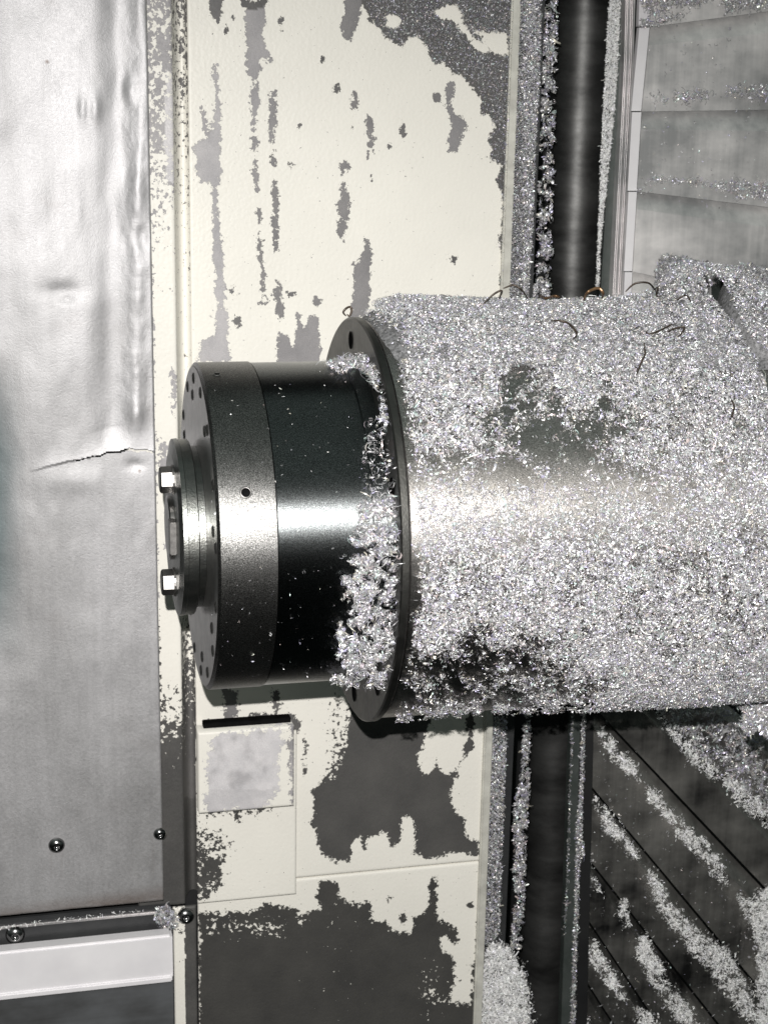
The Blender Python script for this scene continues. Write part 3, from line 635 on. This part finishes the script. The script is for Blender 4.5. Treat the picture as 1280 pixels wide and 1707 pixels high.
groove = (np.abs(uu-fcurve(vv, [(440, 1175), (500, 1205), (560, 1245), (600, 1275), (700, 1300)])) < fcurve(vv, [(440, 5), (480, 18), (520, 12), (545, 3), (575, 12), (620, 14), (640, 9)])*(.6+.8*fbm(uu/14, vv/14, 91))) & (vv < 660); keep &= ~groove
pt = pt[keep]; nn = np.stack([X*0, -np.cos(th), np.sin(th)], -1)[keep]
sz = lognorm(len(pt), .0019, .45); b = rng.random(len(pt)); sz = np.where(b > .95, sz*1.5, sz)
print('drum chips', len(pt))
sz = np.where(drum_density(*proj(pt)) < .55, sz*.85, sz)
drumchips = chips('drum_chips', pt, sz, M_chip, 'thick crust of silvery curled metal chips stuck all over the large drum housing', normals=nn, flat=.75, fine=True)
kl = rng.choice(len(pt), 1500, replace=False); kl = kl[drum_density(*proj(pt[kl])) > .5]
chips('long_curls', pt[kl]+nn[kl]*.0012, lognorm(len(kl), .0028, .4), M_chipw, 'longer thin bright curls scattered in the crust of the drum', normals=nn[kl], flat=.6, fine=2)
# packed bed of the pile on top of the drum
ths = np.linspace(.30, 2.2, 70); xs = np.linspace(x_dr+.002, XA(1420), 260); XX, TT = np.meshgrid(xs, ths)
hh = mound(XX, TT)*.93-.0022+.0022*(fbm(XX*160, TT*22, 5)-.5); uu, vv = proj(np.stack([XX, -(RD+hh)*np.cos(TT), (RD+hh)*np.sin(TT)], -1))
gd = np.exp(-((uu-fcurve(vv, [(440, 1175), (500, 1205), (560, 1245), (600, 1275), (700, 1300)]))/16)**2)*(vv < 680); hh = np.where(hh > 0, hh*(1-gd), hh); rr = RD+hh
V = np.stack([XX, -rr*np.cos(TT), rr*np.sin(TT)], -1).reshape(-1, 3); idx = np.arange(len(V)).reshape(XX.shape)
Fq = np.stack([idx[:-1, :-1], idx[:-1, 1:], idx[1:, 1:], idx[1:, :-1]], -1).reshape(-1, 4)
tag(mesh('packed_chip_pile', V, Fq, M_bed, None, True), 'packed grey layer of chips heaped along the top of the drum housing', 'metal chips', None, 'stuff')

# chips in the corner between barrel and flange
def corner_pts(poly, n, r0, r1, clump, seed, sc=10):
    u, v, d = in_poly(poly, n); k = fbm(u/sc, v/sc, seed, 3) > clump-np.clip(d/30, 0, 1)*.10; u, v = u[k], v[k]
    r = r0+((r1-r0)*np.clip((u-545)/95, .12, 1))*rng.random(len(u))**1.4; p, ok = RC(u, v, r); p = p[ok]; u = u[ok]; v = v[ok]
    over = p[:, 0] > x_fl-.001
    pf = rays(u, v); t = (x_fl-.0015-rng.random(len(u))*.004-CAM[0])/pf[:, 0]; pf = CAM+pf*t[:, None]
    rad = np.hypot(pf[:, 1], pf[:, 2]); p = np.where(over[:, None], pf, p); ok = ~over | (rad < RF+.002)
    return p[ok]
LOWC = [(598,842),(612,828),(640,832),(662,820),(675,880),(676,960),(672,1040),(664,1095),(668,1130),(652,1150),(640,1195),(628,1200),(610,1175),(590,1155),(560,1142),(536,1142),(545,1128),(572,1108),(556,1100),(572,1080),(563,1056),(570,1030),(562,1005),(580,985),(568,960),(578,938),(594,915),(582,895),(602,870)]
UPC = [(540,604),(560,597),(582,588),(574,570),(588,545),(594,532),(601,548),(600,580),(616,600),(634,622),(650,660),(655,690),(645,712),(636,700),(634,660),(612,622),(590,612),(572,622),(552,612)]
MID = [(612,700),(640,690),(656,740),(664,810),(650,835),(612,828),(604,780)]
pts_ = np.concatenate([corner_pts(LOWC, 13500, RN+.001, RN+.010, .55, 4), corner_pts(UPC, 1900, RN+.001, RN+.009, .38, 6), corner_pts(MID, 330, RN+.001, RN+.004, .40, 9)])
chips('corner_chips', pts_[::2], lognorm(len(pts_[::2]), .0026, .48), M_chip, 'tangle of bright curled chips caught between black barrel and flange', flat=1)
kl = np.arange(1, len(pts_), 2); chips('corner_curls', pts_[kl]+np.array([-.001, -.0015, 0]), lognorm(len(kl), .0021, .45), M_chip, 'thin bright curls sticking out of the chip tangle against the flange', flat=1, fine=2)
u, v, d = in_poly([(430,620),(600,610),(600,1140),(430,1140)], 130); p, ok = RC(u, v, RN+.0004)
u2, v2, d2 = in_poly([(345,620),(440,620),(440,1130),(350,1130)], 60); p2, ok2 = RC(u2, v2, RN+.0004)
p = np.concatenate([p[ok], p2[ok2]]); chips('stray_specks', p, lognorm(len(p), .0011, .5), M_chip, 'sparse tiny bright chips lying on the black barrel and nose ring', flat=.5)

# ------------------------------------------------------------------ dust of chips on the wall, return strip, gap
def dust_points(n):
    u, v, d = in_poly(DUST, n)
    for h in HOLES:
        k = sdist(h, u, v) < 0; u, v, d = u[k], v[k], d[k]
    k = rng.random(len(u)) < np.clip(.35+d/40, 0, 1); u, v = u[k], v[k]
    k = (u < 1000); return P(u[k], v[k], np.full(k.sum(), YW-.0016-.001*rng.random(k.sum())))
dp = dust_points(24000); chips('wall_chips', dp, lognorm(len(dp), .0024, .35), M_chipdim, 'band of dark glittering chips stuck to the top right of the cream wall', normals=np.tile([0, -1., 0], (len(dp), 1)), flat=.5)
# return strip right of the wall edge
YR = .36
ret = tag(rect('return_strip', 842, 879, -200, 1990, 870, 700, YR, M_sheetdark, None, .01), 'steel return strip caked with chips beside the right edge of the cream wall', 'steel strip')
RS = [(864,-20),(903,-20),(900,120),(893,240),(888,380),(880,505),(836,505),(843,400),(850,250),(858,120)]
heap('strip_chips', [RS], YR-.001, .55, .0026, M_chip, 'grey crust of chips on the strip right of the upper wall', .004, flat=.55, clump=.30, seed=2)
RS2 = [(814,1195),(845,1195),(842,1300),(838,1400),(834,1500),(832,1560),(802,1580),(803,1450),(808,1320)]
heap('strip_chips', [RS2], YR-.001, .5, .0026, M_chip, 'grey crust of chips on the strip right of the lower wall, under the drum', .003, flat=.55)
# black gap with clumps
GAPU = [(905,-20),(930,-20),(926,150),(922,300),(915,505),(886,505),(896,380),(900,250)]
heap('gap_chips', [GAPU], YR+.004, .30, .0040, M_chip, 'ragged clumps of chips bridging the black slot beside the dark column, above the drum', .006, clump=.69, seed=11)
GL = [(872,1190),(884,1190),(882,1300),(878,1390),(874,1500),(868,1580),(850,1580),(858,1500),(854,1440),(862,1410),(852,1400),(858,1340),(868,1290)]
heap('gap_chips', [GL], YR+.004, .42, .0038, M_chip, 'thin ragged line of chips along the black slot below the drum', .006, clump=.60, seed=3)
BH = [(795,1640),(808,1600),(818,1572),(830,1570),(850,1585),(868,1612),(880,1650),(884,1707),(880,1760),(780,1760),(790,1700)]
heap('chip_heap', [BH], YR-.006, .7, .0030, M_chipw, 'small heap of chips at the bottom of the slot beside the lower wall', .014, flat=.9, clump=.46, seed=77, blur=3)
V = []; 

# ------------------------------------------------------------------ dark column
YC = .47
def column(name, ul, ur, vm, z0v, z1v, label):
    a = P(ul, vm, YC); b_ = P(ur, vm, YC); cx = (a[0]+b_[0])/2; r = (b_[0]-a[0])/2*.985; z1 = P(960, z0v, YC)[2]; z0 = P(960, z1v, YC)[2]
    V = []; Fc = []; S = 64; zs = np.linspace(z1, z0, 120)
    for j, z in enumerate(zs):
        rr = r*(1+.0035*math.sin(j*1.7)+.002*math.sin(j*.63))
        for k in range(S): t = 2*math.pi*k/S; V.append((cx+rr*math.cos(t), YC+r*.25+rr*math.sin(t), z))
    for j in range(len(zs)-1):
        for k in range(S): Fc.append((j*S+k, j*S+(k+1) % S, (j+1)*S+(k+1) % S, (j+1)*S+k))
    return tag(mesh(name, V, np.array(Fc), M_column, None, True), label, 'column')
column('guide_column', 922, 1012, 250, -250, 760, 'dark vertical cylindrical guide column above the drum, between chip strips')
column('guide_column', 878, 956, 1450, 1000, 1990, 'dark vertical cylindrical guide column below the drum, beside the slatted cover')

# ------------------------------------------------------------------ telescopic covers
def strip(name, pts, Y, mat, label=None, cat=None, parent=None, thick=.004):
    # pts: (u_left, u_right, v) rows
    A = np.array([P(a, v, Y) for a, b, v in pts]); B = np.array([P(b, v, Y) for a, b, v in pts])
    o = loft(name, A, B, mat, parent, thick)
    if label: tag(o, label, cat)
    return o
def plank(name, a, c, Ya, Yb, mat, parent, thick=.003, bevel=4):
    """a: upper boundary, c: lower boundary (each (u,v) left and right); the top band slopes out to the front"""
    (a0, a1), (c0, c1) = a, c
    def row(p, q): 
        p = np.array(p, float); q = np.array(q, float); s = [0, .22, 1]
        pts = [p+(q-p)*k for k in s]; return [P(pts[0][0], pts[0][1], Ya), P(pts[1][0], pts[1][1], Yb), P(pts[2][0], pts[2][1], Yb)]
    return loft(name, row(a0, c0), row(a1, c1), mat, parent, thick, n=6)
YU = .40
uc = tag(empty('upper_way_cover'), 'bright stainless telescopic cover plates stacked at the top right above the drum', 'way cover')
ub = [((1068,-160),(1500,-250)), ((1066,-60),(1500,-130)), ((1064,44),(1500,-10)), ((1052,185),(1500,180)), ((1046,318),(1500,372)), ((1040,452),(1500,545)), ((1035,590),(1500,700))]
for i in range(len(ub)-1):
    (l0, r0), (l1, r1) = ub[i], ub[i+1]
    plank('cover_plate', ((l0[0]+22-1.5*i, l0[1]+1), r0), ((l1[0]+20-1.5*i, l1[1]+1), r1), YU+.006-.004*i, YU-.004*i-.006, M_plate, uc, .004)
    e = loft('plate_flange', [P(l0[0]+1, l0[1]+2, YU-.001-.004*i-.006), P(l1[0]-.5, l1[1], YU-.001-.004*i-.006)], [P(l0[0]+21-1.5*i, l0[1]+2, YU-.001-.004*i-.006), P(l1[0]+19-1.5*i, l1[1], YU-.001-.004*i-.006)], M_beam, uc, .006)
# stacked sheet edges, seen end on: each one a thin sheet of its own
for i in range(6):
    k = i/6; strip('sheet_edge', [(1046+k*17, 1046+k*17+2.3, -150), (1040+k*16, 1040+k*16+2.2, 100), (1020+k*17, 1020+k*17+2.3, 500)], YU-.022-.003*(i % 3), M_edge, None, None, uc, .02)
strip('wiper_strip', [(1027,1050,-150),(1023,1043,100),(1000,1026,500),(990,1010,640)], YU-.012, M_strip, 'grey green wiper strip beside the bright sheet edges, above the drum', 'wiper strip')
heap('wiper_chips', [[(1018,-20),(1034,-20),(1030,80),(1024,180),(1016,260),(1006,350),(1000,420),(998,480),(993,480),(995,420),(998,350),(1001,260),(1008,120),(1012,40)]], YU-.016, .9, .0022, M_chipw, 'pale rope of packed chips along the right side of the upper column', .008, flat=.9)

lc = tag(empty('lower_way_cover'), 'dark slanted telescopic cover plates with painted sheen fanned at the bottom right below the drum', 'way cover')
lb = [((1045,1050),(1500,1555)), ((975,1163),(1500,1716)), ((975,1298),(1500,1930)), ((972,1422),(1500,2120)), ((970,1522),(1500,2310)), ((965,1615),(1500,2450)), ((962,1700),(1500,2600))]
lb = [((1000,1000),(1500,1400)), ((1000,1088),(1500,1595))]+[((975,1163),(1500,1717)), ((975,1298),(1500,1928)), ((972,1420),(1500,2090)), ((968,1515),(1500,2310)), ((962,1612),(1500,2450)), ((960,1700),(1500,2560))]
for i in range(len(lb)-1):
    (l0, r0), (l1, r1) = lb[i], lb[i+1]; g_ = 5
    plank('cover_plate', ((l0[0], l0[1]+g_), (r0[0], r0[1]+g_*1.6)), (l1, r1), YU+.008-.002*i, YU-.002*i-.002, M_plate_low, lc, .002)
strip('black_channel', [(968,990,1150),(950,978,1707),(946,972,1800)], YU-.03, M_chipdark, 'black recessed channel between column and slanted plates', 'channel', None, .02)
strip('wiper_strip', [(954,968,1150),(935,952,1707),(930,948,1800)], YU-.034, M_strip, 'grey green wiper strip with chips on its edge, below the drum', 'wiper strip', None, .01)
heap('wiper_chips', [[(970,1180),(976,1180),(972,1300),(970,1390),(974,1425),(966,1440),(962,1560),(958,1707),(950,1707),(956,1560),(960,1420),(958,1395),(965,1330)]], YU-.036, .5, .0032, M_chip, 'thin white line of chips on the wiper strip below the drum', .003, clump=.30, seed=5)
heap('wiper_chips', [[(952,1190),(956,1190),(952,1300),(948,1450),(942,1560),(938,1560),(944,1450),(948,1300)]], YU-.036, .25, .0025, M_chip, 'dotted faint line of tiny chips on the left edge of the lower wiper strip', .001, clump=.45, seed=8)
YQ = YU-.02
B = [
 [(1003,1205),(1018,1222),(1030,1255),(1048,1265),(1062,1285),(1068,1305),(1056,1298),(1040,1288),(1022,1268),(1002,1245),(998,1225)],
 [(1078,1312),(1092,1318),(1110,1340),(1128,1358),(1150,1385),(1175,1400),(1195,1425),(1212,1460),(1210,1476),(1190,1462),(1165,1430),(1140,1405),(1118,1375),(1095,1350),(1080,1335)],
 [(988,1328),(998,1330),(1012,1352),(1028,1372),(1050,1400),(1066,1428),(1064,1436),(1048,1420),(1030,1398),(1010,1388),(998,1358),(986,1345)],
 [(1080,1450),(1098,1470),(1120,1508),(1150,1540),(1180,1562),(1215,1585),(1232,1620),(1262,1670),(1285,1720),(1262,1720),(1235,1690),(1205,1650),(1175,1610),(1150,1590),(1120,1545),(1095,1510),(1076,1465)],
 [(980,1448),(988,1455),(1005,1488),(1000,1492),(985,1470)], [(1034,1498),(1044,1500),(1046,1530),(1050,1545),(1038,1545),(1032,1520)],
 [(1065,1560),(1082,1562),(1090,1590),(1110,1625),(1135,1665),(1160,1700),(1175,1720),(1150,1720),(1120,1690),(1095,1650),(1068,1610),(1060,1585)],
 [(976,1560),(990,1565),(1005,1595),(1025,1625),(1042,1665),(1035,1668),(1010,1640),(990,1610),(975,1585)], [(1058,1680),(1078,1682),(1098,1707),(1100,1720),(1065,1720)],
 [(1243,1500),(1262,1492),(1290,1470),(1290,1720),(1268,1720),(1258,1640),(1262,1580),(1255,1545),(1240,1530)], [(1225,1480),(1240,1500),(1245,1530),(1235,1515)],
 [(1085,1175),(1100,1180),(1125,1215),(1160,1245),(1190,1280),(1225,1300),(1262,1330),(1285,1360),(1285,1385),(1262,1368),(1235,1345),(1200,1305),(1165,1285),(1135,1250),(1108,1215)],
 [(980,1420),(990,1432),(984,1440),(978,1430)], [(960,1690),(978,1690),(985,1730),(948,1730)],
]
heap('ledge_chips', B, YQ, .85, .0027, M_chipw, 'ragged white ridges of chips lying along the slanted dark plates', .007, clump=.65, seed=12, flat=.8, blur=2.0)
heap('scattered_chips', [[(980,1200),(1280,1500),(1290,1707),(970,1707)]], YQ+.006, .006, .0022, M_chip, 'scattered tiny chips between the ridges on the slanted plates', .001)
heap('plate_chips', [[(1085,1170),(1290,1170),(1290,1380),(1200,1300)]], YQ+.003, .30, .0038, M_chip, 'broken patches of chips on the dark plate just under the right end of the drum', .005, clump=.67, seed=21)
heap('hanging_chips', [[(1205,1150),(1290,1150),(1290,1240),(1262,1215),(1248,1225),(1236,1212),(1240,1185),(1215,1165)]], -.005, .9, .0034, M_chip, 'mass of chips hanging below the drum at the right edge', .02, clump=.30, seed=22, flat=1)
UPL = [[(1075,150),(1095,152),(1112,165),(1108,172),(1085,160)], [(1120,152),(1135,155),(1150,148),(1162,150),(1185,152),(1175,165),(1150,162),(1140,170),(1125,165)], [(1200,148),(1290,142),(1290,168),(1262,166),(1240,160),(1215,160)],
 [(1070,296),(1110,294),(1160,298),(1200,303),(1240,300),(1290,310),(1290,334),(1240,328),(1230,335),(1215,318),(1160,306),(1110,304),(1075,302)], [(1068,-20),(1200,-20),(1165,12),(1130,8),(1100,22),(1080,24),(1072,10)], [(1205,-20),(1290,-20),(1290,14),(1240,12),(1212,18),(1205,6)],
 [(1068,32),(1140,22),(1142,28),(1072,46)], [(1060,315),(1085,318),(1088,324),(1062,320)]]
heap('ledge_chips', UPL, YU-.018, .34, .0034, M_chip, 'thin crumbs of chips along the ledges of the bright upper plates', .004, clump=.60, seed=33, flat=.8, blur=2)
heap('scattered_chips', [[(1072,40),(1290,10),(1290,480),(1062,480)]], YU-.018, .003, .0024, M_chip, 'scattered specks of chips on the bright upper plates', .001)
heap('slope_chips', [[(1215,450),(1235,438),(1262,445),(1290,452),(1290,575),(1262,548),(1240,520),(1222,490)], [(1105,425),(1150,432),(1195,445),(1215,452),(1200,470),(1150,480),(1095,475),(1092,455)]], YU-.06, .7, .0040, M_chip, 'bank of chips piled against the plates behind the right end of the drum', .03, flat=1)
ub_ = P(np.array([1200., 1500, 1500, 1200]), np.array([452., 460, 720, 640]), np.full(4, YU-.055))
loft('chip_bank', [ub_[0], ub_[3]], [ub_[1], ub_[2]], M_strip, None, .02); tag(bpy.data.objects['chip_bank'], 'dark sloped plate under the chip bank at the right edge above the drum', 'plate'); bpy.data.objects['chip_bank'].name = 'sloped_plate'

# ------------------------------------------------------------------ loose strands and curls
def tube(name, pts, r, mat, label, cat='shaving', S=6, grp=None):
    pts = np.asarray(pts, float)
    pts = pts+rng.normal(size=pts.shape)*(.0006 if len(pts) > 3 else 0)*np.array([1, .6, 1]); t = np.linspace(0, len(pts)-1, (len(pts)-1)*5+1); i = np.clip(t.astype(int), 0, len(pts)-2); f = (t-i)[:, None]
    pm = pts[np.clip(i-1, 0, None)]; p1 = pts[i]; p2 = pts[i+1]; p3 = pts[np.clip(i+2, None, len(pts)-1)]
    Q = .5*((2*p1)+(p2-pm)*f+(2*pm-5*p1+4*p2-p3)*f*f+(3*p1-pm-3*p2+p3)*f**3)
    V = []; Fc = []
    for j, q in enumerate(Q):
        T = nrm(Q[min(j+1, len(Q)-1)]-Q[max(j-1, 0)]); s = nrm(np.cross(T, [.3, 1, .2])); n = np.cross(T, s); rr = r*(1-.6*abs(2*j/(len(Q)-1)-1)**3)
        for k in range(S): a = 2*math.pi*k/S; V.append(q+rr*(s*math.cos(a)*1.6+n*math.sin(a)*.6))
    for j in range(len(Q)-1):
        for k in range(S): Fc.append((j*S+k, j*S+(k+1) % S, (j+1)*S+(k+1) % S, (j+1)*S+k))
    return tag(mesh(name, V, Fc, mat, None, True), label, cat, grp)
def on_drum(px, h): 
    u = np.array([p[0] for p in px], float); v = np.array([p[1] for p in px], float); out = []
    for a, b_ in zip(u, v):
        r = RD+.02
        for _ in range(12):
            p, ok = RC(a, b_, r); th = math.atan2(p[2], -p[1]); r2 = RD+float(mound(p[0], th))+.0035+h; r = .5*(r+r2)
            if not ok: break
        if not ok: p = P(a, b_, -.02)
        out.append(p)
    return np.array(out)
GS = 'long dark strands in the chip crust'
for px, r, m, lab in (
 ([(915,536),(935,535),(952,542),(962,556),(955,566)], .0005, M_strand, 'dark thin strand bent like a hook near the top middle of the drum crust'),
 ([(1073,548),(1080,556),(1098,552),(1112,545),(1122,538)], .00042, M_strand, 'dark branching strand on the crust, lower left of the pair at the right'),
 ([(1112,552),(1125,546),(1140,546),(1134,556),(1126,562)], .00042, M_strand, 'dark forked strand on the crust just right of its neighbour'),
 ([(1072,570),(1075,590),(1072,600),(1062,612),(1058,625)], .00042, M_strand, 'dark vertical crooked strand below the branching one on the crust'),
 ([(1217,665),(1222,678),(1220,692),(1214,700)], .00042, M_strand, 'short dark curved strand near the right edge of the drum crust'),
 ([(1128,500),(1138,492),(1146,496),(1150,506)], .00042, M_strand, 'dark arched strand near the crest of the chip mound'),
 ([(805,504),(822,488),(838,484),(832,498)], .00045, M_strand, 'dark thin arc sticking up from the crust before the wall edge'),
 ([(838,480),(856,476),(872,484),(880,497)], .00045, M_strand, 'brownish loop of wire sticking up before the chip strip'),
 ([(1040,486),(1058,473),(1080,472),(1092,482)], .00045, M_strand, 'dark thin arc standing before the bright plate at the drum top'),
 ([(1086,492),(1090,482),(1096,478),(1094,492),(1102,497)], .00042, M_strand, 'knotted dark strand on the drum top right of the arc')):
    tube('dark_strand', on_drum(px, .001), r, m, lab, 'strand', grp=GS)
tube('burnt_curl', on_drum([(972,500),(976,488),(988,480),(1000,480),(1005,488),(1003,500)], .001), .0007, M_brown, 'orange brown curled shaving standing on the top edge of the drum', 'shaving')
tube('burnt_curl', on_drum([(898,492),(908,500),(922,494),(934,495)], .001), .0007, M_brown, 'small tan shaving lying on the top edge left of the brown curl', 'shaving')
tube('ring_curl', on_drum([(575,525),(572,518),(577,513),(584,514),(585,521),(581,527)], 0) if False else np.array([P(a, b_, x) for a, b_, x in ((577,527,-.0),(573,520,0),(576,514,.001),(583,513,.002),(587,519,.001),(583,526,0),(579,524,.001))])*1.0,   .0005, M_strand, 'tiny dull brass coloured ring curl perched at the top of the flange', 'shaving')
